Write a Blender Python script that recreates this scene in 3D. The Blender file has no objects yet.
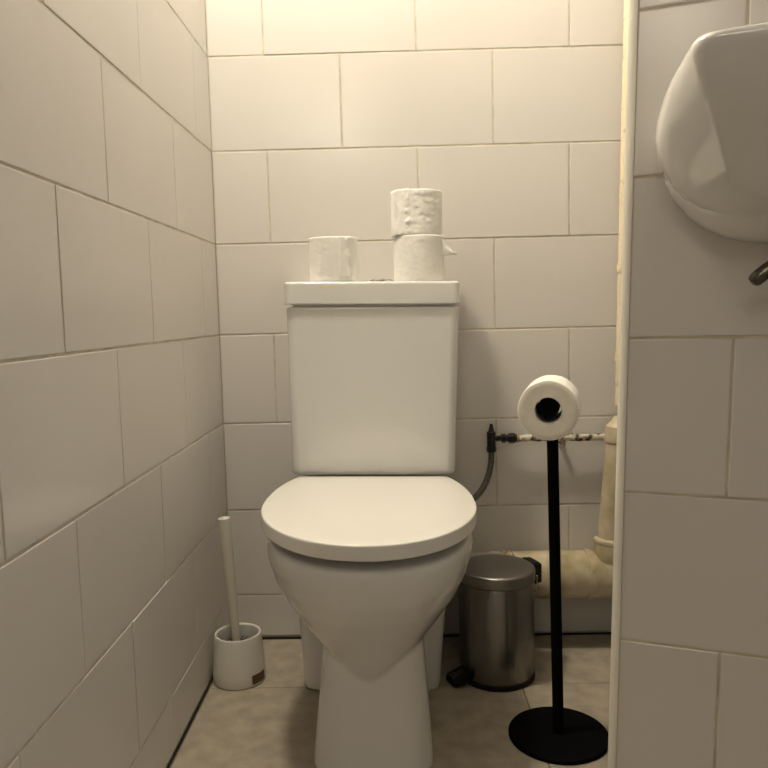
import bpy, bmesh, math, random
from mathutils import Vector, Matrix, noise
random.seed(7)
SC = bpy.context.scene
COL = SC.collection
PI = math.pi

# ------------------------------------------------------------------ helpers
def new_obj(name, bm, mats, parent=None, loc=(0, 0, 0), smooth=True, angle=35, sub=0, bevel=0):
    me = bpy.data.meshes.new(name)
    bmesh.ops.recalc_face_normals(bm, faces=bm.faces[:])
    off = Vector(loc)
    if parent is not None and off.length == 0:
        off = parent_origin(parent)
    if off.length:
        for v in bm.verts: v.co -= off
    bm.to_mesh(me); bm.free()
    for m in (mats if isinstance(mats, (list, tuple)) else [mats]): me.materials.append(m)
    if smooth:
        for p in me.polygons: p.use_smooth = True
        me.set_sharp_from_angle(angle=math.radians(angle))
    o = bpy.data.objects.new(name, me); COL.objects.link(o)
    if parent is not None: o.parent = parent
    else: o.location = loc
    if bevel:
        b = o.modifiers.new('bevel', 'BEVEL'); b.width = bevel; b.segments = 3; b.limit_method = 'ANGLE'
    if sub:
        s = o.modifiers.new('sub', 'SUBSURF'); s.levels = sub; s.render_levels = sub
    return o

def parent_origin(o):
    v = Vector((0, 0, 0))
    while o is not None:
        v += Vector(o.location); o = o.parent
    return v

def tag(o, label, cat, group=None):
    o['label'] = label; o['category'] = cat
    if group: o['group'] = group
    return o

def thing(name, label, cat, loc, group=None):
    o = bpy.data.objects.new(name, None); COL.objects.link(o)
    o.location = loc; o.empty_display_size = 0.05
    return tag(o, label, cat, group)

def structure(o):
    o['kind'] = 'structure'; return o

def loft(bm, secs, cap0=True, cap1=True, mat=0):
    rings = [[bm.verts.new(p) for p in s] for s in secs]
    n = len(rings[0])
    for a, b in zip(rings, rings[1:]):
        for i in range(n):
            j = (i + 1) % n
            f = bm.faces.new((a[i], a[j], b[j], b[i])); f.material_index = mat
    if cap0: bm.faces.new(rings[0][::-1]).material_index = mat
    if cap1: bm.faces.new(rings[-1]).material_index = mat
    return rings

def lathe(bm, prof, c=(0, 0, 0), n=64, M=None, mat=0, closed=False):
    """prof: list of (r, z); r=0 ends close the surface"""
    c = Vector(c)
    rings = []
    for r, z in prof:
        ring = []
        if r < 1e-6:
            p = Vector((0, 0, z)); p = (M @ p if M else p) + c
            ring = [bm.verts.new(p)]
        else:
            for i in range(n):
                a = 2 * PI * i / n
                p = Vector((r * math.cos(a), r * math.sin(a), z)); p = (M @ p if M else p) + c
                ring.append(bm.verts.new(p))
        rings.append(ring)
    pairs = list(zip(rings, rings[1:]))
    if closed: pairs.append((rings[-1], rings[0]))
    for a, b in pairs:
        for i in range(n):
            j = (i + 1) % n
            vs = []
            for v in (a[i % len(a)], a[j % len(a)], b[j % len(b)], b[i % len(b)]):
                if v not in vs: vs.append(v)
            if len(vs) > 2: bm.faces.new(vs).material_index = mat
    return rings

def tube(bm, pts, rad, n=16, mat=0, caps=True):
    pts = [Vector(p) for p in pts]
    rads = rad if isinstance(rad, (list, tuple)) else [rad] * len(pts)
    secs = []; prev = None
    for i, p in enumerate(pts):
        t = (pts[min(i + 1, len(pts) - 1)] - pts[max(i - 1, 0)]).normalized()
        if prev is None:
            a = Vector((0, 0, 1)) if abs(t.z) < .9 else Vector((1, 0, 0))
            u = t.cross(a).normalized()
        else:
            u = (prev - t * prev.dot(t)).normalized()
        prev = u; w = t.cross(u)
        secs.append([p + rads[i] * (math.cos(2 * PI * k / n) * u + math.sin(2 * PI * k / n) * w) for k in range(n)])
    loft(bm, secs, caps, caps, mat)

def bezier(p0, p1, p2, p3, n=24):
    p0, p1, p2, p3 = map(Vector, (p0, p1, p2, p3)); out = []
    for i in range(n + 1):
        t = i / n; s = 1 - t
        out.append(s**3 * p0 + 3*s*s*t * p1 + 3*s*t*t * p2 + t**3 * p3)
    return out

def rrect(cx, cy, hx, hy, r, z, k=8):
    pts = []
    for (sx, sy, a0) in ((1, 1, 0), (-1, 1, 90), (-1, -1, 180), (1, -1, 270)):
        for i in range(k + 1):
            a = math.radians(a0 + 90 * i / k)
            pts.append(Vector((cx + sx * (hx - r) + r * math.cos(a), cy + sy * (hy - r) + r * math.sin(a), z)))
    return pts

def box(bm, x0, x1, y0, y1, z0, z1, mat=0):
    v = [bm.verts.new((x, y, z)) for x in (x0, x1) for y in (y0, y1) for z in (z0, z1)]
    for q in ((0, 1, 3, 2), (4, 6, 7, 5), (0, 4, 5, 1), (2, 3, 7, 6), (0, 2, 6, 4), (1, 5, 7, 3)):
        bm.faces.new([v[i] for i in q]).material_index = mat

# ------------------------------------------------------------------ materials
def s2l(c): return tuple(((x / 255) / 12.92 if x / 255 <= .04045 else ((x / 255 + .055) / 1.055) ** 2.4) for x in c)

def mat(name, rgb, rough=.5, metal=0, coat=0, noise_amt=0, noise_scale=20, bump=0, bump_scale=60, rgb2=None,
        spec=.5, stretch=None, detail=4, ramp=(.35, .65)):
    m = bpy.data.materials.new(name); m.use_nodes = True
    nt = m.node_tree; b = nt.nodes['Principled BSDF']
    b.inputs['Base Color'].default_value = (*rgb, 1)
    b.inputs['Roughness'].default_value = rough
    b.inputs['Metallic'].default_value = metal
    b.inputs['Coat Weight'].default_value = coat
    b.inputs['Coat Roughness'].default_value = .05
    b.inputs['Specular IOR Level'].default_value = spec
    tc = nt.nodes.new('ShaderNodeTexCoord'); mp = nt.nodes.new('ShaderNodeMapping')
    nt.links.new(tc.outputs['Object'], mp.inputs['Vector'])
    if stretch: mp.inputs['Scale'].default_value = stretch
    if rgb2 is None: rgb2 = tuple(x * (1 - noise_amt) for x in rgb)
    if noise_amt or rgb2 != rgb:
        n = nt.nodes.new('ShaderNodeTexNoise'); n.inputs['Scale'].default_value = noise_scale; n.inputs['Detail'].default_value = detail
        nt.links.new(mp.outputs['Vector'], n.inputs['Vector'])
        r = nt.nodes.new('ShaderNodeValToRGB')
        r.color_ramp.elements[0].position = ramp[0]; r.color_ramp.elements[1].position = ramp[1]
        r.color_ramp.elements[0].color = (*rgb2, 1); r.color_ramp.elements[1].color = (*rgb, 1)
        nt.links.new(n.outputs['Fac'], r.inputs['Fac']); nt.links.new(r.outputs['Color'], b.inputs['Base Color'])
    if bump:
        n2 = nt.nodes.new('ShaderNodeTexNoise'); n2.inputs['Scale'].default_value = bump_scale; n2.inputs['Detail'].default_value = 3
        nt.links.new(mp.outputs['Vector'], n2.inputs['Vector'])
        bp = nt.nodes.new('ShaderNodeBump'); bp.inputs['Strength'].default_value = bump; bp.inputs['Distance'].default_value = .002
        nt.links.new(n2.outputs['Fac'], bp.inputs['Height']); nt.links.new(bp.outputs['Normal'], b.inputs['Normal'])
    return m

M_tile = mat('glazed_tile', (.70, .668, .635), rough=.20, noise_amt=.03, noise_scale=4, bump=.02, bump_scale=9)
M_grout = mat('grout', (.66, .60, .49), rough=.9, noise_amt=.25, noise_scale=30)
M_gap = mat('dark_gap', (.02, .017, .012), rough=.95)
M_floor = mat('floor_tile', (.42, .365, .285), rough=.5, noise_amt=.30, noise_scale=28, detail=12, bump=.05, bump_scale=80, ramp=(.3, .7))
M_floorgrout = mat('floor_grout', (.22, .185, .14), rough=.95, noise_amt=.3, noise_scale=60)
M_plaster = mat('white_plaster', (.42, .41, .39), rough=.9, noise_amt=.05)
M_trim = mat('white_plastic_trim', (.80, .77, .69), rough=.35, noise_amt=.05, noise_scale=15)
M_ceramic = mat('white_ceramic', (.79, .78, .762), rough=.10, coat=.4, noise_amt=.01)
M_seat = mat('white_seat_plastic', (.83, .81, .765), rough=.22)
M_chrome = mat('chrome', (.6, .6, .6), rough=.12, metal=1)
M_steel = mat('brushed_steel', (.26, .245, .225), rough=.25, metal=1, noise_amt=.12, noise_scale=40, stretch=(12, 12, .35), bump=.05, bump_scale=90)
M_steeltop = mat('brushed_steel_lid', (.30, .285, .265), rough=.36, metal=1, noise_amt=.1, noise_scale=60, stretch=(1, 8, 1))
for mm in (M_steel,):
    nt = mm.node_tree; tg = nt.nodes.new('ShaderNodeTangent'); tg.direction_type = 'RADIAL'; tg.axis = 'Z'
    nt.nodes['Principled BSDF'].inputs['Anisotropic'].default_value = .8; nt.nodes['Principled BSDF'].inputs['Anisotropic Rotation'].default_value = .25
    nt.links.new(tg.outputs['Tangent'], nt.nodes['Principled BSDF'].inputs['Tangent'])
M_black = mat('black_plastic', (.004, .004, .005), rough=.5, spec=.25)
M_blackmetal = mat('black_powder_coat', (.002, .002, .0026), rough=.7, spec=.05)
M_fit = mat('black_valve_plastic', (.006, .006, .006), rough=.35)
M_paper = mat('toilet_paper', (.93, .915, .87), rough=.95, noise_amt=.03, noise_scale=50, bump=.6, bump_scale=120)
M_paperend = mat('toilet_paper_end', (.78, .745, .66), rough=.95, noise_amt=.07, noise_scale=90, stretch=(1, 1, 1))
M_core = mat('grey_cardboard', (.62, .60, .56), rough=.9, noise_amt=.1, noise_scale=60)
M_brush = mat('white_brush_plastic', (.74, .72, .66), rough=.4)
M_handle = mat('cream_handle_plastic', (.66, .63, .54), rough=.38)
M_bristle = mat('grey_bristles', (.12, .11, .10), rough=.9, noise_amt=.5, noise_scale=200)
M_label = mat('brown_sticker', (.10, .045, .022), rough=.5, noise_amt=.2, noise_scale=80)
M_pipe = mat('cream_painted_pipe', (.66, .58, .42), rough=.45, rgb2=(.38, .31, .18), noise_amt=.2, noise_scale=16, detail=8, bump=.35, bump_scale=30)
M_dirtypipe = mat('dirty_painted_pipe', (.66, .60, .48), rough=.7, rgb2=(.05, .035, .02), noise_amt=.2, noise_scale=60, detail=6, bump=.8, bump_scale=90, ramp=(.42, .54))
M_flakepipe = mat('flaking_painted_pipe', (.78, .68, .48), rough=.6, rgb2=(.30, .2, .11), noise_amt=.2, noise_scale=30, detail=8, bump=.6, bump_scale=60, ramp=(.25, .42))
M_connector = mat('white_pan_connector', (.62, .59, .53), rough=.35)
M_hose = mat('grey_braided_hose', (.13, .125, .115), rough=.4, metal=.5, noise_amt=.5, noise_scale=300, bump=.5, bump_scale=400)
M_bronze = mat('tarnished_chrome', (.16, .145, .12), rough=.25, metal=1, noise_amt=.4, noise_scale=60)
M_bracket = mat('reddish_bracket', (.20, .12, .09), rough=.6)

# ------------------------------------------------------------------ tiled walls (real tiles with eased edges)
TW, TH, ZB = .3288, .2, .105
GW = .0033
def tiled(bm, u0, u1, v0, v1, place, joint_even, rows_z0=ZB, lean=0):
    """tiles on a wall; place(u, v, d) -> world, d = height out of the wall"""
    def P(u, v, d): return Vector(place(u + lean * (v - .7), v, d))
    q = [P(u0, v0, -.0011), P(u1, v0, -.0011), P(u1, v1, -.0011), P(u0, v1, -.0011)]
    bm.faces.new([bm.verts.new(p) for p in q]).material_index = 1
    k0 = math.floor((v0 - rows_z0) / TH - 1e-6); k1 = math.ceil((v1 - rows_z0) / TH + 1e-6)
    for k in range(k0, k1):
        a, b = max(rows_z0 + k * TH, v0), min(rows_z0 + (k + 1) * TH, v1)
        if b - a < .008: continue
        off = joint_even + (0 if k % 2 == 0 else TW / 2)
        m0 = math.floor((u0 - off) / TW)
        for m in range(m0, m0 + int((u1 - u0) / TW) + 3):
            c, d = max(off + m * TW, u0), min(off + (m + 1) * TW, u1)
            if d - c < .006: continue
            g = GW / 2
            t1, t2, t3 = [random.uniform(-.0003, .0003) for _ in range(3)]
            rings = []
            for ins, h in ((g, -.0011), (g + .0001, -.0006), (g + .0007, -.00012), (g + .0020, 0)):
                ring = []
                for (x, y, su, sv) in ((c, a, 1, 1), (d, a, -1, 1), (d, b, -1, -1), (c, b, 1, -1)):
                    hh = h + (t1 + t2 * (-su) + t3 * (-sv)) * (1 if h > -.001 else 0)
                    ring.append(bm.verts.new(P(x + su * ins, y + sv * ins, hh)))
                rings.append(ring)
            for r, s in zip(rings, rings[1:]):
                for i in range(4):
                    bm.faces.new((r[i], r[(i + 1) % 4], s[(i + 1) % 4], s[i])).material_index = 0
            bm.faces.new(rings[-1]).material_index = 0

CEIL = 2.5
YF = -2.7
XR = 1.62
# partition frame
PX, PY = .6897, -.7060
DR = Vector((.93856, -.34513, 0)); NR = Vector((-.34513, -.93856, 0))
def W(u, v, z, lean=.0205):
    p = Vector((PX, PY, 0)) + DR * (u + lean * (z - .7)) + NR * v
    return Vector((p.x, p.y, z))

# back wall
bm = bmesh.new()
tiled(bm, 0, .97, .006, CEIL, lambda u, v, d: (u, -d, v), .1213)
box(bm, -.12, 1.1, .0016, .12, 0, CEIL, 2)
structure(new_obj('wall_back', bm, [M_tile, M_grout, M_plaster], smooth=False))
# left wall
bm = bmesh.new()
tiled(bm, 0, -YF, .006, CEIL, lambda u, v, d: (d, -u, v), .1241 + TW / 2)
box(bm, -.12, -.0016, YF, .0, 0, CEIL, 2)
structure(new_obj('wall_left', bm, [M_tile, M_grout, M_plaster], smooth=False))
# right partition: tiled face towards the viewer, return running to the back wall
bm = bmesh.new()
tiled(bm, 0, 1.0, .006, CEIL, lambda u, v, d: Vector((PX, PY, v)) + DR * u + NR * d, .123, rows_z0=.1065, lean=.0205)
pl = [W(-.0005, -.0016, 0), W(1.0, -.0016, 0), Vector((XR + .1, -1.02, 0)), Vector((XR + .1, .0, 0)), Vector((.965, .0, 0))]
pt = [W(-.0005, -.0016, CEIL), W(1.0, -.0016, CEIL), Vector((XR + .1, -1.02, CEIL)), Vector((XR + .1, .0, CEIL)), Vector((.99, .0, CEIL))]
loft(bm, [pl, pt], mat=2)
structure(new_obj('wall_right', bm, [M_tile, M_grout, M_plaster], smooth=False))
# rounded edge trim of the partition
bm = bmesh.new()
secs = []
for z in [i * CEIL / 12 for i in range(13)]:
    s = [W(.0010, -.012, z), W(.0010, .0005, z)]
    for i in range(9):
        a = math.radians(90 + 90 * i / 8)
        s.append(W(-.0006 + .0095 * math.cos(a), -.0090 + .0095 * math.sin(a), z))
    s.append(W(-.0101, -.030, z)); s.append(W(.0010, -.030, z))
    secs.append(s)
loft(bm, secs)
structure(new_obj('trim_1', bm, [M_trim], angle=50))
# side wall + wall behind the viewer with a doorway
bm = bmesh.new()
box(bm, XR, XR + .1, -1.22, -1.04, 0, CEIL); box(bm, XR, XR + .1, YF, -2.05, 0, CEIL); box(bm, XR, XR + .1, -2.05, -1.22, 2.03, CEIL)
structure(new_obj('wall_side', bm, [M_plaster], smooth=False))
bm = bmesh.new()
box(bm, -.12, XR + .1, YF - .1, YF, 0, CEIL)
structure(new_obj('wall_front', bm, [M_plaster], smooth=False))
# ceiling
bm = bmesh.new(); box(bm, -.12, XR + .1, YF - .1, .12, CEIL, CEIL + .08)
structure(new_obj('ceiling', bm, [M_plaster], smooth=False))
# floor: slab with tiles
bm = bmesh.new()
box(bm, -.12, XR + .1, YF - .1, .12, -.08, -.0012, 1)
FS = .64
for i in range(-1, 4):
    for j in range(-1, 6):
        x0, x1 = max(-.009 + i * FS, .003), min(-.009 + (i + 1) * FS, XR)
        y1, y0 = min(-.229 - (j - 1 + 0) * FS + 0, -.003), max(-.229 - j * FS, YF)
        if x1 - x0 < .01 or y1 - y0 < .01: continue
        g = .0012; rings = []
        for ins, h in ((g, -.0012), (g + .0006, -.0002), (g + .0014, 0)):
            rings.append([bm.verts.new(p) for p in ((x0 + ins, y0 + ins, h), (x1 - ins, y0 + ins, h), (x1 - ins, y1 - ins, h), (x0 + ins, y1 - ins, h))])
        for r, s in zip(rings, rings[1:]):
            for k in range(4): bm.faces.new((r[k], r[(k + 1) % 4], s[(k + 1) % 4], s[k]))
        bm.faces.new(rings[-1])
structure(new_obj('floor', bm, [M_floor, M_floorgrout], smooth=False))
# dark worn joint along the foot of the walls
bm = bmesh.new()
box(bm, .0, .0018, -2.6, -.0025, -.001, .0045)
structure(new_obj('trim_2', bm, [M_gap], smooth=False))
bm = bmesh.new()
box(bm, .0, .955, -.0025, .0, -.001, .0035)
structure(new_obj('trim_3', bm, [M_gap], smooth=False))

# ------------------------------------------------------------------ toilet
XT = .336
toilet = thing('toilet', 'white ceramic close-coupled toilet with its lid closed, against the back wall', 'toilet', (XT, -.30, 0))
def lid_outline(z, ins=0, cut=-.189, n=96, fy=-.641, hw=.184):
    cy = -.39; L = (cy - fy) - ins; B = .31 - ins * .3; hw = hw - ins
    pts = []
    for i in range(n):
        a = 2 * PI * i / n
        c, s = math.cos(a), math.sin(a)
        if s < 0:
            e = 2.05
            x = hw * math.copysign(abs(c) ** (2 / e), c); y = cy - L * abs(s) ** (2 / e)
        else:
            e = 2.2
            x = hw * math.copysign(abs(c) ** (2 / e), c); y = cy + B * abs(s) ** (2 / e)
        pts.append(Vector((XT - .001 + x, min(y, cut - ins), z)))
    return pts
# bowl + pedestal: three shells blended together
bm = bmesh.new()
cup = []
for z, hw, yf, yb, e in ((.378, .170, -.622, -.20, 2.1), (.3775, .174, -.628, -.20, 2.1), (.366, .1765, -.632, -.20, 2.1), (.346, .1745, -.628, -.205, 2.1), (.314, .166, -.614, -.21, 2.1), (.281, .1525, -.594, -.22, 2.05),
                      (.246, .132, -.569, -.23, 2.0), (.210, .107, -.542, -.25, 2.0), (.173, .077, -.516, -.27, 2), (.146, .050, -.497, -.29, 2), (.122, .020, -.482, -.32, 2)):
    yc = (yf * .45 + yb * .55); pts = []
    for i in range(72):
        a = 2 * PI * i / 72; c, s = math.cos(a), math.sin(a)
        L = (yc - yf) if s < 0 else (yb - yc)
        pts.append(Vector((XT + hw * math.copysign(abs(c) ** (2 / e), c), yc + L * math.copysign(abs(s) ** (2 / e), s), z)))
    cup.append(pts)
loft(bm, cup[1:])
ped = []
for z, hw, yf, r in ((-.005, .1015, -.532, .058), (.03, .0995, -.523, .058), (.08, .095, -.511, .057), (.13, .090, -.500, .056), (.18, .0865, -.494, .054), (.23, .084, -.490, .053), (.30, .084, -.488, .053)):
    yb = -.10
    ped.append(rrect(XT + .006, (yf + yb) / 2, hw, (yb - yf) / 2, r, z, 8))
loft(bm, ped)
bk = []
for z, hw, yf in ((.0, .137, -.250), (.1, .143, -.252), (.2, .150, -.255), (.3, .156, -.258), (.376, .157, -.26)):
    bk.append(rrect(XT - .004, (yf - .015) / 2, hw, (-.015 - yf) / 2, .03, z, 6))
loft(bm, bk)
bowl = new_obj('bowl', bm, [M_ceramic], toilet)
rm = bowl.modifiers.new('blend', 'REMESH'); rm.mode = 'VOXEL'; rm.voxel_size = .0036; rm.use_smooth_shade = True
sm = bowl.modifiers.new('soften', 'SMOOTH'); sm.factor = .5; sm.iterations = 10

# seat ring (hollow) and lid
bm = bmesh.new()
o1 = [lid_outline(z, i) for z, i in ((.3785, .054), (.3785, .052), (.3957, .052), (.3957, .054))]
rings = loft(bm, o1, False, False)
def inner(z):
    return [Vector((XT + .105 * math.cos(2 * PI * i / 96), -.42 + .14 * math.sin(2 * PI * i / 96), z)) for i in range(96)]
ri = loft(bm, [inner(.3785), inner(.3957)], False, False)
for i in range(96):
    j = (i + 1) % 96
    bm.faces.new((rings[0][i], rings[0][j], ri[0][j], ri[0][i])); bm.faces.new((rings[-1][i], rings[-1][j], ri[1][j], ri[1][i]))
new_obj('seat', bm, [M_seat], toilet)
bm = bmesh.new()
loft(bm, [lid_outline(z, i) for z, i in ((.3962, .006), (.3962, .0016), (.3972, .0004), (.3982, 0), (.3992, 0), (.4160, 0), (.4175, 0), (.4190, .0004), (.4198, .0013), (.4201, .0028), (.4203, .03), (.4206, .09))])
new_obj('lid', bm, [M_seat], toilet, angle=60)
# hinges at the back of the lid
for sx in (-1, 1):
    bm = bmesh.new()
    M = Matrix.Rotation(PI / 2, 3, 'Y')
    lathe(bm, [(0, -.02), (.009, -.02), (.010, -.018), (.010, .018), (.009, .02), (0, .02)], (XT + sx * .075, -.1790, .3985), 20, M)
    new_obj('hinge', bm, [M_chrome], toilet)
# cistern
cx = XT + .0
bm = bmesh.new()
secs = []
for z, hx, yf, r in ((.4165, .155, -.158, .02), (.4175, .160, -.163, .02), (.4215, .1640, -.1665, .02), (.4255, .1643, -.1668, .02), (.435, .1646, -.1670, .02), (.50, .1655, -.168, .02), (.60, .168, -.170, .02), (.70, .1705, -.1715, .02), (.750, .1720, -.1724, .02), (.754, .1722, -.1725, .02), (.756, .1722, -.1725, .02), (.7585, .1712, -.1715, .02), (.7590, .160, -.160, .02)):
    secs.append(rrect(cx - .001, (yf - .006) / 2, hx + .0035 * (.80 - z) / .4 + .001, (-.006 - yf) / 2, r, z, 8))
loft(bm, secs)
cist = new_obj('cistern', bm, [M_ceramic], toilet, angle=60)
bm = bmesh.new()
secs = []
for z, ins in ((.7590, .014), (.7640, .014), (.7642, .002), (.7655, 0), (.7670, 0), (.7700, 0), (.7995, 0), (.8025, 0), (.804, 0), (.8065, .0008), (.8082, .0025), (.8092, .006), (.8096, .02)):
    secs.append(rrect(cx - .0018, -.0915, .1745 - ins, .0875 - ins, .014 - min(ins, .006), z, 8))
loft(bm, secs)
clid = new_obj('cistern_lid', bm, [M_ceramic], cist, angle=60)
bm = bmesh.new()
lathe(bm, [(.024, .8092), (.024, .8140), (.0225, .8153), (.0205, .8153), (.0203, .8145), (.0195, .8145), (.019, .8165), (0, .8168)], (cx + .016, -.10, 0), 40)
new_obj('flush_button', bm, [M_chrome], clid)
toilet.rotation_euler = (0, .0175, 0)
TILT = .0175
def top_z(x, z=.8096):   # height of the tilted cistern lid at x
    return z - TILT * (x - XT)

# pan connector from the toilet outlet
bm = bmesh.new()
M = Matrix.Rotation(PI / 2, 3, 'Y')
lathe(bm, [(0, 0), (.049, 0), (.049, .10), (.0508, .10), (.0512, .103), (.0512, .122), (.0505, .124), (0, .124)], (.492, -.0555, .163), 48, M)
tag(new_obj('pan_connector', bm, [M_connector], loc=(.492, -.0555, .163)), 'white plastic drain connector behind the toilet and steel bin', 'pipe')

# ------------------------------------------------------------------ toilet rolls
def roll_parts(parent, c, R=.050, H=.092, M=None, wrinkle=None, seed=0, hole=.0205):
    """paper body with its core; axis is local z"""
    c = Vector(c)
    bm = bmesh.new(); n, m = 96, 36
    rings = []
    prof = [(R - .0012, 0), (R, .0012)] + [(R, .0012 + (H - .0024) * i / m) for i in range(1, m)] + [(R, H - .0012), (R - .0012, H)]
    for r, z in prof:
        ring = []
        for i in range(n):
            a = 2 * PI * i / n
            p = Vector((math.cos(a) * r, math.sin(a) * r, z))
            d = .0006 * noise.noise(p * 45 + Vector((seed * 7, 0, 0))) + .0003 * noise.noise(p * 140 + Vector((0, seed * 3, 0)))
            if wrinkle:
                w = wrinkle(a, z / H)
                if w > 0:
                    d += w * (.0035 * abs(noise.noise(p * 60 + Vector((seed, 3, 1)))) + .0025 * noise.noise(p * 130))
            p.x *= (r + d) / r; p.y *= (r + d) / r
            p = (M @ p if M else p) + c
            ring.append(bm.verts.new(p))
        rings.append(ring)
    for a, b in zip(rings, rings[1:]):
        for i in range(n): bm.faces.new((a[i], a[(i + 1) % n], b[(i + 1) % n], b[i]))
    for ring, z, zz in ((rings[0], 0, .0003), (rings[-1], H, H - .0003)):
        prev = ring; first = True
        for r in (R * .82, R * .64, hole + .0013):
            cur = []
            for i in range(n):
                a = 2 * PI * i / n
                p = Vector((math.cos(a) * r, math.sin(a) * r, zz)); p = (M @ p if M else p) + c
                cur.append(bm.verts.new(p))
            for i in range(n): bm.faces.new((prev[i], prev[(i + 1) % n], cur[(i + 1) % n], cur[i])).material_index = 1
            prev = cur
    paper = new_obj('paper', bm, [M_paper, M_paperend], parent, angle=50)
    bm = bmesh.new()
    lathe(bm, [(hole + .0012, .0004), (hole + .0012, H - .0004), (hole, H - .0004), (hole, .0004)], c, 64, M, closed=True)
    new_obj('cardboard_core', bm, [M_core], parent)
    return paper

def sheet(parent, name, grid, thick=.0006):
    bm = bmesh.new()
    vs = [[bm.verts.new(p) for p in row] for row in grid]
    for a, b in zip(vs, vs[1:]):
        for i in range(len(a) - 1): bm.faces.new((a[i], a[i + 1], b[i + 1], b[i]))
    o = new_obj(name, bm, [M_paper], parent)
    s = o.modifiers.new('thickness', 'SOLIDIFY'); s.thickness = thick; s.offset = 0
    return o

def angle_in(a, lo, hi):
    a = a % (2 * PI); return lo <= a <= hi
R_Y = -.120
# left single roll
x = .270
r1 = thing('toilet_roll', 'white toilet roll standing alone on the left half of the cistern lid', 'toilet roll', (x, R_Y, top_z(x)), 'toilet rolls on the cistern')
roll_parts(r1, r1.location, .0500, .089, seed=1, wrinkle=lambda a, t: .30 if angle_in(a, 5.15, 5.75) else 0)
g = []
for i in range(9):       # loose end lying up the right of the roll
    row = []
    for k in range(13):
        a = math.radians(285 + 26 * i / 8) ; z = .004 + .090 * k / 12
        lift = -.0006 + .0006 * min(i, 3) + .0035 * max(0, (i - 4) / 4) ** 1.5 * (1 + .6 * math.sin(k * 1.3))
        if k == 12: z -= .004 * math.cos(i * 1.1)
        z = min(z, .0875)
        row.append(Vector((x + (.0504 + lift) * math.cos(a), R_Y + (.0504 + lift) * math.sin(a), top_z(x) + z)))
    g.append(row)
sheet(r1, 'loose_end', g)
# lower roll of the stack
x = .4445
r2 = thing('toilet_roll', 'lower toilet roll of the stack on the cistern lid, loose corner sticking out', 'toilet roll', (x, R_Y, top_z(x)), 'toilet rolls on the cistern')
roll_parts(r2, r2.location, .0515, .091, seed=2, wrinkle=lambda a, t: .12 if angle_in(a, 4.2, 5.2) else 0)
g = []
zb = top_z(x)
for i in range(9):
    t = i / 8; row = []
    for k in range(9):
        s = k / 8
        z_hi = .084 - .026 * t; z_lo = .050 + .003 * t
        rad = .0512 + .023 * t + .004 * math.sin(s * 5) * t
        a = math.radians(-6 - 20 * (1 - t))
        row.append(Vector((x + rad * math.cos(a), R_Y + rad * math.sin(a) - .002, zb + z_lo + (z_hi - z_lo) * s)))
    g.append(row)
sheet(r2, 'loose_corner', g)
# upper roll of the stack
x = .4435
zb2 = top_z(.4445) + .0912
r3 = thing('toilet_roll', 'upper toilet roll of the stack, with torn crumpled paper on its left', 'toilet roll', (x, R_Y, zb2), 'toilet rolls on the cistern')
roll_parts(r3, r3.location, .0495, .089, seed=3, wrinkle=lambda a, t: (1.0 if angle_in(a, 3.3, 4.35) else .35 if angle_in(a, 4.35, 5.9) else 0))
g = []
for i in range(13):
    row = []
    for k in range(15):
        t = i / 12; s = k / 14
        a = math.radians(186 + 62 * t); z = -.004 + .096 * s
        p = Vector((math.cos(a), math.sin(a), z * 9))
        lift = .0014 + .0042 * abs(noise.noise(p * 2.6)) + .0022 * (1 - t) + .0015 * noise.noise(p * 7)
        lift = lift * min(1, (1 - t) * 3.2) - .0008 * max(0, t - .75) * 4
        z += .005 * noise.noise(Vector((t * 6, s * 2, 4)))
        z = min(max(z, .002 if t > .4 else -.004), .0905)
        row.append(Vector((x + (.0495 + lift) * math.cos(a), R_Y + (.0495 + lift) * math.sin(a), zb2 + z)))
    g.append(row)
sheet(r3, 'torn_sheet', g)

# ------------------------------------------------------------------ black roll stand and its roll
SX, SY = .6645, -.415
stand = thing('toilet_roll_stand', 'black metal toilet roll stand with a round base, on the floor beside the bin', 'roll holder', (SX, SY, 0))
bm = bmesh.new()
lathe(bm, [(0, 0), (.085, 0), (.0865, .001), (.0865, .006), (.0855, .0075), (.083, .008), (0, .0082)], (SX, SY, 0), 96)
new_obj('base', bm, [M_blackmetal], stand, angle=50)
PT = Vector((.6540, -.412, .606))
bm = bmesh.new()
tube(bm, [Vector((SX, SY, .007)), Vector((SX, SY, .007)).lerp(PT, .5), PT], .0096, 32)
lathe(bm, [(0, .003), (.0092, .002), (.0098, 0), (.0094, -.004)], PT, 32)
new_obj('pole', bm, [M_blackmetal], stand, angle=50)
AX = Vector((math.sin(math.radians(15)), math.cos(math.radians(15)), .018)).normalized()   # roll axis, away from the viewer
RC = Vector((.6280, -.512, .5888))        # centre of the roll's near face
MR = Vector((0, 0, 1)).rotation_difference(AX).to_matrix()
bm = bmesh.new()
AO = RC + Vector((0, 0, .0035))
tube(bm, [AO + AX * .010, AO + AX * .05, AO + AX * .1035], .0165, 32)
lathe(bm, [(0, -.004), (.013, -.0035), (.0158, -.001), (.0165, .003)], AO + AX * .008, 32, MR)
new_obj('arm', bm, [M_blackmetal], stand, angle=50)
r4 = thing('toilet_roll', 'white toilet roll hanging on the arm of the black stand', 'toilet roll', RC)
roll_parts(r4, RC, .0470, .090, M=MR, seed=5, hole=.0205)

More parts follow.
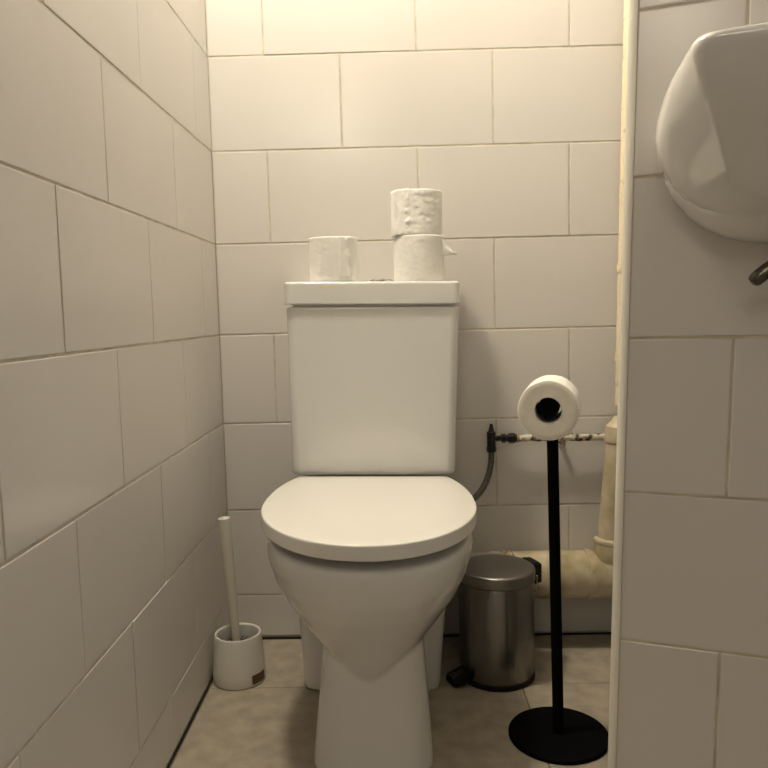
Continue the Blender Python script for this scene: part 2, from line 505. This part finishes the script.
# ------------------------------------------------------------------ pedal bin
BX, BY = .5880, -.1845
bin_ = thing('pedal_bin', 'small brushed steel pedal bin on the floor right of the toilet', 'bin', (BX, BY, 0))
bm = bmesh.new()
lathe(bm, [(0, .0115), (.0755, .0115), (.076, .0125), (.0765, .05), (.0765, .201), (.075, .2035), (0, .204)], (BX, BY, 0), 96)
new_obj('body', bm, [M_steel], bin_, angle=40)
bm = bmesh.new()
lathe(bm, [(0, 0), (.076, 0), (.0775, .0015), (.0778, .008), (.0770, .0108), (.075, .0117), (0, .0117)], (BX, BY, 0), 96)
new_obj('base_ring', bm, [M_black], bin_, angle=40)
bm = bmesh.new()
lathe(bm, [(0, .206), (.0780, .206), (.0785, .2075), (.0785, .2235), (.0780, .2262), (.0765, .2280), (.073, .2293), (.058, .2320), (.035, .2342), (0, .2350)], (BX, BY, 0), 96)
blid = new_obj('lid', bm, [M_steeltop], bin_, angle=40)
hd = Vector((.93, .36, 0)).normalized(); hp = Vector((-hd.y, hd.x, 0))
def bx(u, v, z): return Vector((BX, BY, z)) + hd * u + hp * v
bm = bmesh.new()
for z0, z1, u0, u1, h in ((.186, .2300, .0755, .0940, .025),):
    secs = []
    for z, i in ((z0, .003), (z0 + .003, 0), (z1 - .004, 0), (z1, .004)):
        secs.append([bx(u0, -h + i, z), bx(u1 - i, -h + i + .004, z), bx(u1 - i, h - i - .004, z), bx(u0, h - i, z)])
    loft(bm, secs)
new_obj('lid_hinge', bm, [M_black], bin_, smooth=False)
bm = bmesh.new()
loft(bm, [[bx(.0745, -.008, z), bx(.0825, -.008, z), bx(.0825, .008, z), bx(.0745, .008, z)] for z in (.006, .192)])
new_obj('hinge_rod_cover', bm, [M_black], bin_, smooth=False)
# pedal on the opposite side
bm = bmesh.new()
def pd(u, v, z): return Vector((BX, BY, z)) + Vector((-.905, -.425, 0)) * u + Vector((.425, -.905, 0)) * v
secs = []
for u, h, z0, z1 in ((.068, .016, .004, .030), (.080, .016, .004, .026), (.086, .020, .004, .022), (.106, .021, .004, .016), (.111, .017, .004, .012)):
    secs.append([pd(u, -h, z0), pd(u, h, z0), pd(u, h, z1), pd(u, -h, z1)])
loft(bm, secs)
ped_ = new_obj('pedal', bm, [M_black], bin_, bevel=.0015)
bm = bmesh.new()
loft(bm, [[pd(u, -h, z0), pd(u, h, z0), pd(u, h, z0 + .0014), pd(u, -h, z0 + .0014)] for u, h, z0 in ((.080, .006, .0262), (.092, .007, .0212), (.107, .012, .0165))])
new_obj('pedal_plate', bm, [M_steel], ped_)
# wire bail handle folded down round the back
bm = bmesh.new()
pts = []
for i in range(33):
    d = -8 + 98 * i / 32; a = math.radians(d); rr = .0815 + .0045 * math.sin(PI * i / 32)
    z = .215 - .050 * math.exp(-((d - 14) / 14) ** 2) + .021 * math.exp(-((d - 63) / 6) ** 2) + .006 * max(0, d) / 90
    pts.append((BX + rr * math.cos(a), BY + rr * math.sin(a), z))
tube(bm, pts, .0011, 8)
new_obj('wire_handle', bm, [M_chrome], bin_)

# ------------------------------------------------------------------ toilet brush and holder
HX, HY = .0560, -.188
hold = thing('brush_holder', 'white round toilet brush holder on the floor in the left back corner', 'brush holder', (HX, HY, 0))
bm = bmesh.new()
lathe(bm, [(0, 0), (.050, 0), (.0530, .0015), (.0538, .004), (.0530, .025), (.0505, .06), (.0478, .092), (.0473, .0965), (.0464, .0990), (.0446, .0994), (.0430, .0984), (.0424, .095), (.0440, .06), (.047, .008), (0, .006)], (HX, HY, 0), 72)
cup_ = new_obj('cup', bm, [M_brush], hold, angle=50)
bm = bmesh.new()
a0, a1 = math.radians(-50), math.radians(-12)
secs = []
for i in range(9):
    a = a0 + (a1 - a0) * i / 8
    s = []
    for z, off in ((.006, .0004), (.0245, .0004), (.0245, .0012), (.006, .0012)):
        rr = .0538 - (z - .004) * .0008 / .021 + off
        s.append(Vector((HX + rr * math.cos(a), HY + rr * math.sin(a), z)))
    secs.append(s)
loft(bm, secs)
new_obj('sticker', bm, [M_label], cup_)
brush = thing('toilet_brush', 'cream toilet brush leaning in the white holder in the left back corner', 'brush', (HX - .002, HY, .012))
bm = bmesh.new()
hb, ht = Vector((HX - .0005, HY - .002, .030)), Vector((.0372, -.186, .338))
rr = [.0085, .0085, .0087, .0092, .0100, .0110, .0119, .0124, .0124]
tube(bm, [hb.lerp(ht, i / 8) for i in range(9)], rr, 28)
ax = (ht - hb).normalized()
lathe(bm, [(.0124, 0), (.0116, .0014), (.0095, .0020), (0, .0021)], ht, 28, Vector((0, 0, 1)).rotation_difference(ax).to_matrix())
new_obj('handle', bm, [M_handle], brush, angle=50)
bm = bmesh.new()
for k in range(420):
    a = random.uniform(0, 2 * PI); z = random.uniform(.016, .075); r = .033 * (1 - .25 * ((z - .045) / .04) ** 2) + random.uniform(-.003, .002)
    c = hb.lerp(ht, (z - .030) / .308); c.z = z
    e = c + Vector((math.cos(a) * r, math.sin(a) * r, random.uniform(-.004, .008)))
    w = Vector((-math.sin(a), math.cos(a), 0)) * .0007
    v = [bm.verts.new(p) for p in (c - w, c + w, e + w, e - w, c + Vector((0, 0, .0012)), e + Vector((0, 0, .0012)))]
    bm.faces.new(v[:4]); bm.faces.new((v[0], v[4], v[5], v[3])); bm.faces.new((v[1], v[2], v[5], v[4]))
lathe(bm, [(0, .012), (.011, .012), (.012, .05), (.010, .08), (0, .082)], (HX, HY - .001, 0), 16)
new_obj('bristles', bm, [M_bristle], brush)

# ------------------------------------------------------------------ pipes
def rough_tube(bm, p0, p1, rad, n=28, seg=60, amp=.0006, sc=60, mat=0):
    p0, p1 = Vector(p0), Vector(p1); t = (p1 - p0).normalized()
    u = t.cross(Vector((0, 0, 1)) if abs(t.z) < .9 else Vector((1, 0, 0))).normalized(); w = t.cross(u)
    secs = []
    for i in range(seg + 1):
        c = p0.lerp(p1, i / seg); s = []
        for k in range(n):
            a = 2 * PI * k / n; d = math.cos(a) * u + math.sin(a) * w
            r = rad + amp * noise.noise((c + d * rad) * sc)
            s.append(c + d * r)
        secs.append(s)
    loft(bm, secs, mat=mat)
# thick vertical waste pipe, with collars and the big horizontal drain: one assembly
drain = thing('drain_pipe', 'thick cream drain pipe low on the back wall with its upright branch', 'pipe', (.75, -.0555, .112))
bm = bmesh.new()
rough_tube(bm, (.617, -.0555, .163), (.915, -.0555, .163), .0512, 48, 60, .0012, 40)
rough_tube(bm, (.800, -.0555, .163), (.812, -.0555, .163), .0530, 48, 8, .0030, 60)
new_obj('horizontal_pipe', bm, [M_pipe], drain, angle=60)
vb, vt = Vector((.850, -.064, .205)), Vector((.877, -.050, .490))
bm = bmesh.new()
rough_tube(bm, vb, vt, .0265, 36, 30, .0004, 40)
new_obj('upright_pipe', bm, [M_pipe], drain, angle=60)
axv = (vt - vb).normalized(); MV = Vector((0, 0, 1)).rotation_difference(axv).to_matrix()
bm = bmesh.new()
lathe(bm, [(.0262, .0), (.0315, .0), (.0325, .003), (.0325, .040), (.0345, .042), (.0345, .048), (.032, .051), (.0262, .052)], vb - axv * .012, 40, MV)
new_obj('lower_collar', bm, [M_pipe], drain)
bm = bmesh.new()
lathe(bm, [(.0262, 0), (.0295, .001), (.0305, .004), (.0300, .036), (.025, .042), (.018, .050), (.0125, .060), (.0, .062)], vt - axv * .038, 40, MV)
new_obj('upper_collar', bm, [M_pipe], drain)
# thin upright pipe in the corner
bm = bmesh.new()
pa, pb = Vector((.8775, -.046, .535)), Vector((.921, -.030, CEIL))
rough_tube(bm, pa, Vector((.8935, -.038, 1.36)), .0105, 20, 90, .0011, 70)
rough_tube(bm, Vector((.8935, -.038, 1.36)), Vector((.921, -.030, CEIL - .002)), .0105, 20, 40, .0011, 70)
for z in (.64, .83):
    p = pa.lerp(Vector((.8935, -.038, 1.36)), (z - .535) / .825)
    rough_tube(bm, p - Vector((0, 0, .009)), p + Vector((0, 0, .009)), .0125, 20, 6, .002, 120)
tag(new_obj('water_pipe', bm, [M_flakepipe], loc=(.8775, -.046, .535)), 'thin upright pipe with flaking cream paint in the right back corner', 'pipe')
# horizontal supply pipe
bm = bmesh.new()
rough_tube(bm, (.6596, -.034, .4655), (.858, -.034, .4635), .0078, 20, 110, .0020, 60)
sp = new_obj('supply_pipe', bm, [M_dirtypipe], loc=(.658, -.034, .469))
tag(sp, 'thin dirty pipe with peeling paint running along the back wall behind the stand', 'pipe')
bm = bmesh.new()
box(bm, .7505, .7545, -.046, -.0015, .450, .476); box(bm, .7545, .7605, -.046, -.042, .448, .460)
new_obj('pipe_clip', bm, [M_bracket], sp, smooth=False)
# stop valve
valve = thing('stop_valve', 'black stop valve at the end of the thin dirty wall pipe', 'valve', (.5995, -.036, .464))
bm = bmesh.new()
M = Matrix.Rotation(PI / 2, 3, 'Y')
lathe(bm, [(0, 0), (.0065, 0), (.0065, .014), (.0105, .015), (.0105, .024), (.0080, .025), (.0080, .030), (.0115, .031), (.0115, .044), (.0095, .046), (.0095, .049), (0, .049)], (.6065, -.036, .4655), 6, M)
tube(bm, [(.5995, -.036, .439), (.5995, -.036, .481)], .0098, 20)
lathe(bm, [(.0085, 0), (.0108, .002), (.0108, .012), (.0085, .014)], (.5995, -.036, .435), 8)
new_obj('valve_body', bm, [M_fit], valve, angle=30)
bm = bmesh.new()
loft(bm, [rrect(.5995, -.036, hx, hy, min(hx, hy) * .8, z, 4) for z, hx, hy in ((.480, .007, .006), (.484, .0062, .005), (.493, .0042, .004), (.4975, .0036, .0035), (.4985, .002, .002))])
new_obj('lever', bm, [M_fit], valve)
bm = bmesh.new()
lathe(bm, [(0, 0), (.0098, 0), (.0103, .001), (.0103, .004), (.0098, .005), (0, .005)], (.655, -.0355, .4655), 20, M)
new_obj('brass_ring', bm, [mat('worn_brass', (.45, .36, .22), rough=.45, metal=.6, noise_amt=.4, noise_scale=80)], valve)
# flexible hose
bm = bmesh.new()
tube(bm, bezier((.5995, -.036, .441), (.6005, -.038, .385), (.578, -.075, .352), (.535, -.105, .335)), .0068, 16)
tag(new_obj('flexible_hose', bm, [M_hose], loc=(.5995, -.036, .441)), 'grey braided hose curving from the black stop valve down behind the toilet', 'hose')

# ------------------------------------------------------------------ wash basin on the partition
basin = thing('wash_basin', 'small white ceramic wash basin mounted on the right partition wall', 'wash basin', W(.24, .0, .81, 0))
UC = .245
def bsec(z, ul, uc, vf, vk, v0=0.0, m=7, r=.25):
    """plan section: wall -> left side (ul) -> chamfered left front (uc at depth vf) -> front -> mirrored"""
    raw = [(ul, v0), (ul, vk), (uc, vf), (2 * UC - uc, vf), (2 * UC - ul, vk), (2 * UC - ul, v0)]
    # round the corners
    pts = []
    n = len(raw)
    for i, p in enumerate(raw):
        a, b = Vector(raw[i - 1]), Vector(raw[(i + 1) % n]); p = Vector(p)
        if i in (0, 5):
            pts += [p] * 1; continue
        la, lb = (a - p).length, (b - p).length
        R = {1: .35, 2: r, 3: r, 4: .35}[i]
        A = p + (a - p).normalized() * min(la * .42, la * R if i in (1, 4) else R * .12)
        B = p + (b - p).normalized() * min(lb * .42, lb * R if i in (1, 4) else R * .12)
        for k in range(m + 1):
            t = k / m; pts.append((1 - t) ** 2 * A + 2 * t * (1 - t) * p + t * t * B)
    out = []
    # resample each span so that every section has equal count
    for i in range(len(pts)):
        a, b = pts[i], pts[(i + 1) % len(pts)]
        out.append(a)
    return [W(p[0], p[1], z, 0) for p in out]
bm = bmesh.new()
secs = []
for z, ul, uc, vf, vk, r in ((.838, .150, .175, .060, .035, .3), (.842, .125, .152, .085, .05, .3), (.849, .103, .136, .108, .065, .3), (.858, .082, .122, .126, .076, .2), (.870, .0655, .1125, .142, .084, .10), (.885, .0525, .1045, .160, .09, .05), (.90, .0430, .0975, .178, .096, .05), (.915, .0365, .0910, .197, .102, .06),
                             (.93, .0322, .0845, .214, .108, .06), (.948, .0332, .078, .228, .114, .07), (.963, .0370, .073, .238, .120, .08), (.975, .0420, .0695, .245, .126, .10), (.983, .0480, .0690, .248, .130, .14), (.989, .0550, .0715, .248, .132, .2), (.992, .063, .080, .242, .134, .3)):
    secs.append(bsec(z, ul, uc, vf, vk, r=r))
# hollow inside
for z, ul, uc, vf, vk in ((.992, .078, .098, .228, .130), (.987, .084, .104, .220, .128), (.94, .095, .125, .180, .105), (.90, .13, .15, .13, .08), (.88, .18, .19, .09, .06)):
    secs.append(bsec(z, ul, uc, vf, vk, v0=.045, r=.4))
loft(bm, secs)
bb = new_obj('bowl', bm, [M_ceramic], basin, angle=80)
# rounded belly behind and below the bowl
bm = bmesh.new()
secs = []
for z, hw, d in ((.8105, .05, .03), (.8115, .085, .05), (.815, .112, .065), (.822, .136, .076), (.833, .157, .085), (.849, .176, .092), (.868, .191, .096), (.889, .2015, .098), (.91, .2055, .098), (.935, .205, .096), (.95, .200, .09)):
    s = []
    for i in range(49):
        a = PI + PI * i / 48; c, sn = math.cos(a), -math.sin(a); e = 2.4
        s.append(W(UC + hw * math.copysign(abs(c) ** (2 / e), c), d * abs(sn) ** (2 / e), z + .005, 0))
    secs.append(s)
loft(bm, secs)
new_obj('belly', bm, [M_ceramic], basin, angle=80)
# tap stop under the basin
tp = thing('angle_valve', 'tarnished chrome valve on the wall below the wash basin, at the right edge', 'valve', W(.20, 0, .785, 0))
bm = bmesh.new()
tube(bm, [W(.20, .0, .80, 0), W(.20, .05, .80, 0)], [.010, .010], 20)
lathe(bm, [(0, 0), (.022, 0), (.022, .003), (.015, .006), (.010, .007)], W(.20, .0002, .80, 0), 28, Vector((0, 0, 1)).rotation_difference(NR).to_matrix())
new_obj('valve_body', bm, [M_bronze], tp)
bm = bmesh.new()
tube(bm, bezier(W(.205, .05, .802, 0), W(.175, .055, .800, 0), W(.158, .060, .790, 0), W(.1395, .062, .7725, 0), 12) + [W(.1375, .062, .7700, 0), W(.1365, .062, .7690, 0)], [.0085] * 8 + [.0088, .0088, .0087, .0085, .0080, .0062, .003], 20)
new_obj('lever', bm, [M_bronze], tp)

# ------------------------------------------------------------------ light
def area(name, loc, rot, size, power, color, shape='DISK', sy=None):
    l = bpy.data.lights.new(name, 'AREA'); l.energy = power; l.color = color; l.shape = shape; l.size = size
    if sy: l.size_y = sy
    o = bpy.data.objects.new(name, l); COL.objects.link(o); o.location = loc; o.rotation_euler = rot
    return o
l = bpy.data.lights.new('ceiling_bulb', 'POINT'); l.energy = 57; l.color = (1, .90, .715); l.shadow_soft_size = .07
o = bpy.data.objects.new('ceiling_bulb', l); COL.objects.link(o); o.location = (.07, -.53, 2.18)
l = bpy.data.lights.new('hall_lamp', 'POINT'); l.energy = 5.5; l.color = (1, .88, .72); l.shadow_soft_size = .10
o = bpy.data.objects.new('hall_lamp', l); COL.objects.link(o); o.location = (.12, -2.45, 1.75)
# daylight in the hall beyond the doorway at the viewer's right
area('hall_daylight', (XR + .6, -1.6, 1.1), (0, math.radians(90), 0), 1.8, 2.4, (.88, .93, 1), 'RECTANGLE', .8)
w = bpy.data.worlds.new('World'); SC.world = w; w.use_nodes = True
w.node_tree.nodes['Background'].inputs[0].default_value = (.75, .85, 1, 1)
w.node_tree.nodes['Background'].inputs[1].default_value = .03

# ------------------------------------------------------------------ camera
f, pitch, roll, yaw = 746.27, .0936362, -.0226497, -.0175289
C0 = Vector((.394363, -1.665143, .744289))
fw = Vector((math.sin(yaw) * math.cos(pitch), math.cos(yaw) * math.cos(pitch), -math.sin(pitch)))
r0 = fw.cross(Vector((0, 0, 1))).normalized(); u0 = r0.cross(fw)
rt = math.cos(roll) * r0 + math.sin(roll) * u0; up = -math.sin(roll) * r0 + math.cos(roll) * u0
cam = bpy.data.cameras.new('Camera'); cam.sensor_width = 36; cam.lens = f / 768 * 36; cam.clip_start = .02
co = bpy.data.objects.new('Camera', cam); COL.objects.link(co)
co.matrix_world = Matrix(((rt.x, up.x, -fw.x, C0.x), (rt.y, up.y, -fw.y, C0.y), (rt.z, up.z, -fw.z, C0.z), (0, 0, 0, 1)))
SC.camera = co
vs = SC.view_settings
vs.view_transform = 'Standard'; vs.look = 'None'; vs.exposure = 0.08; vs.gamma = 1; vs.use_curve_mapping = False
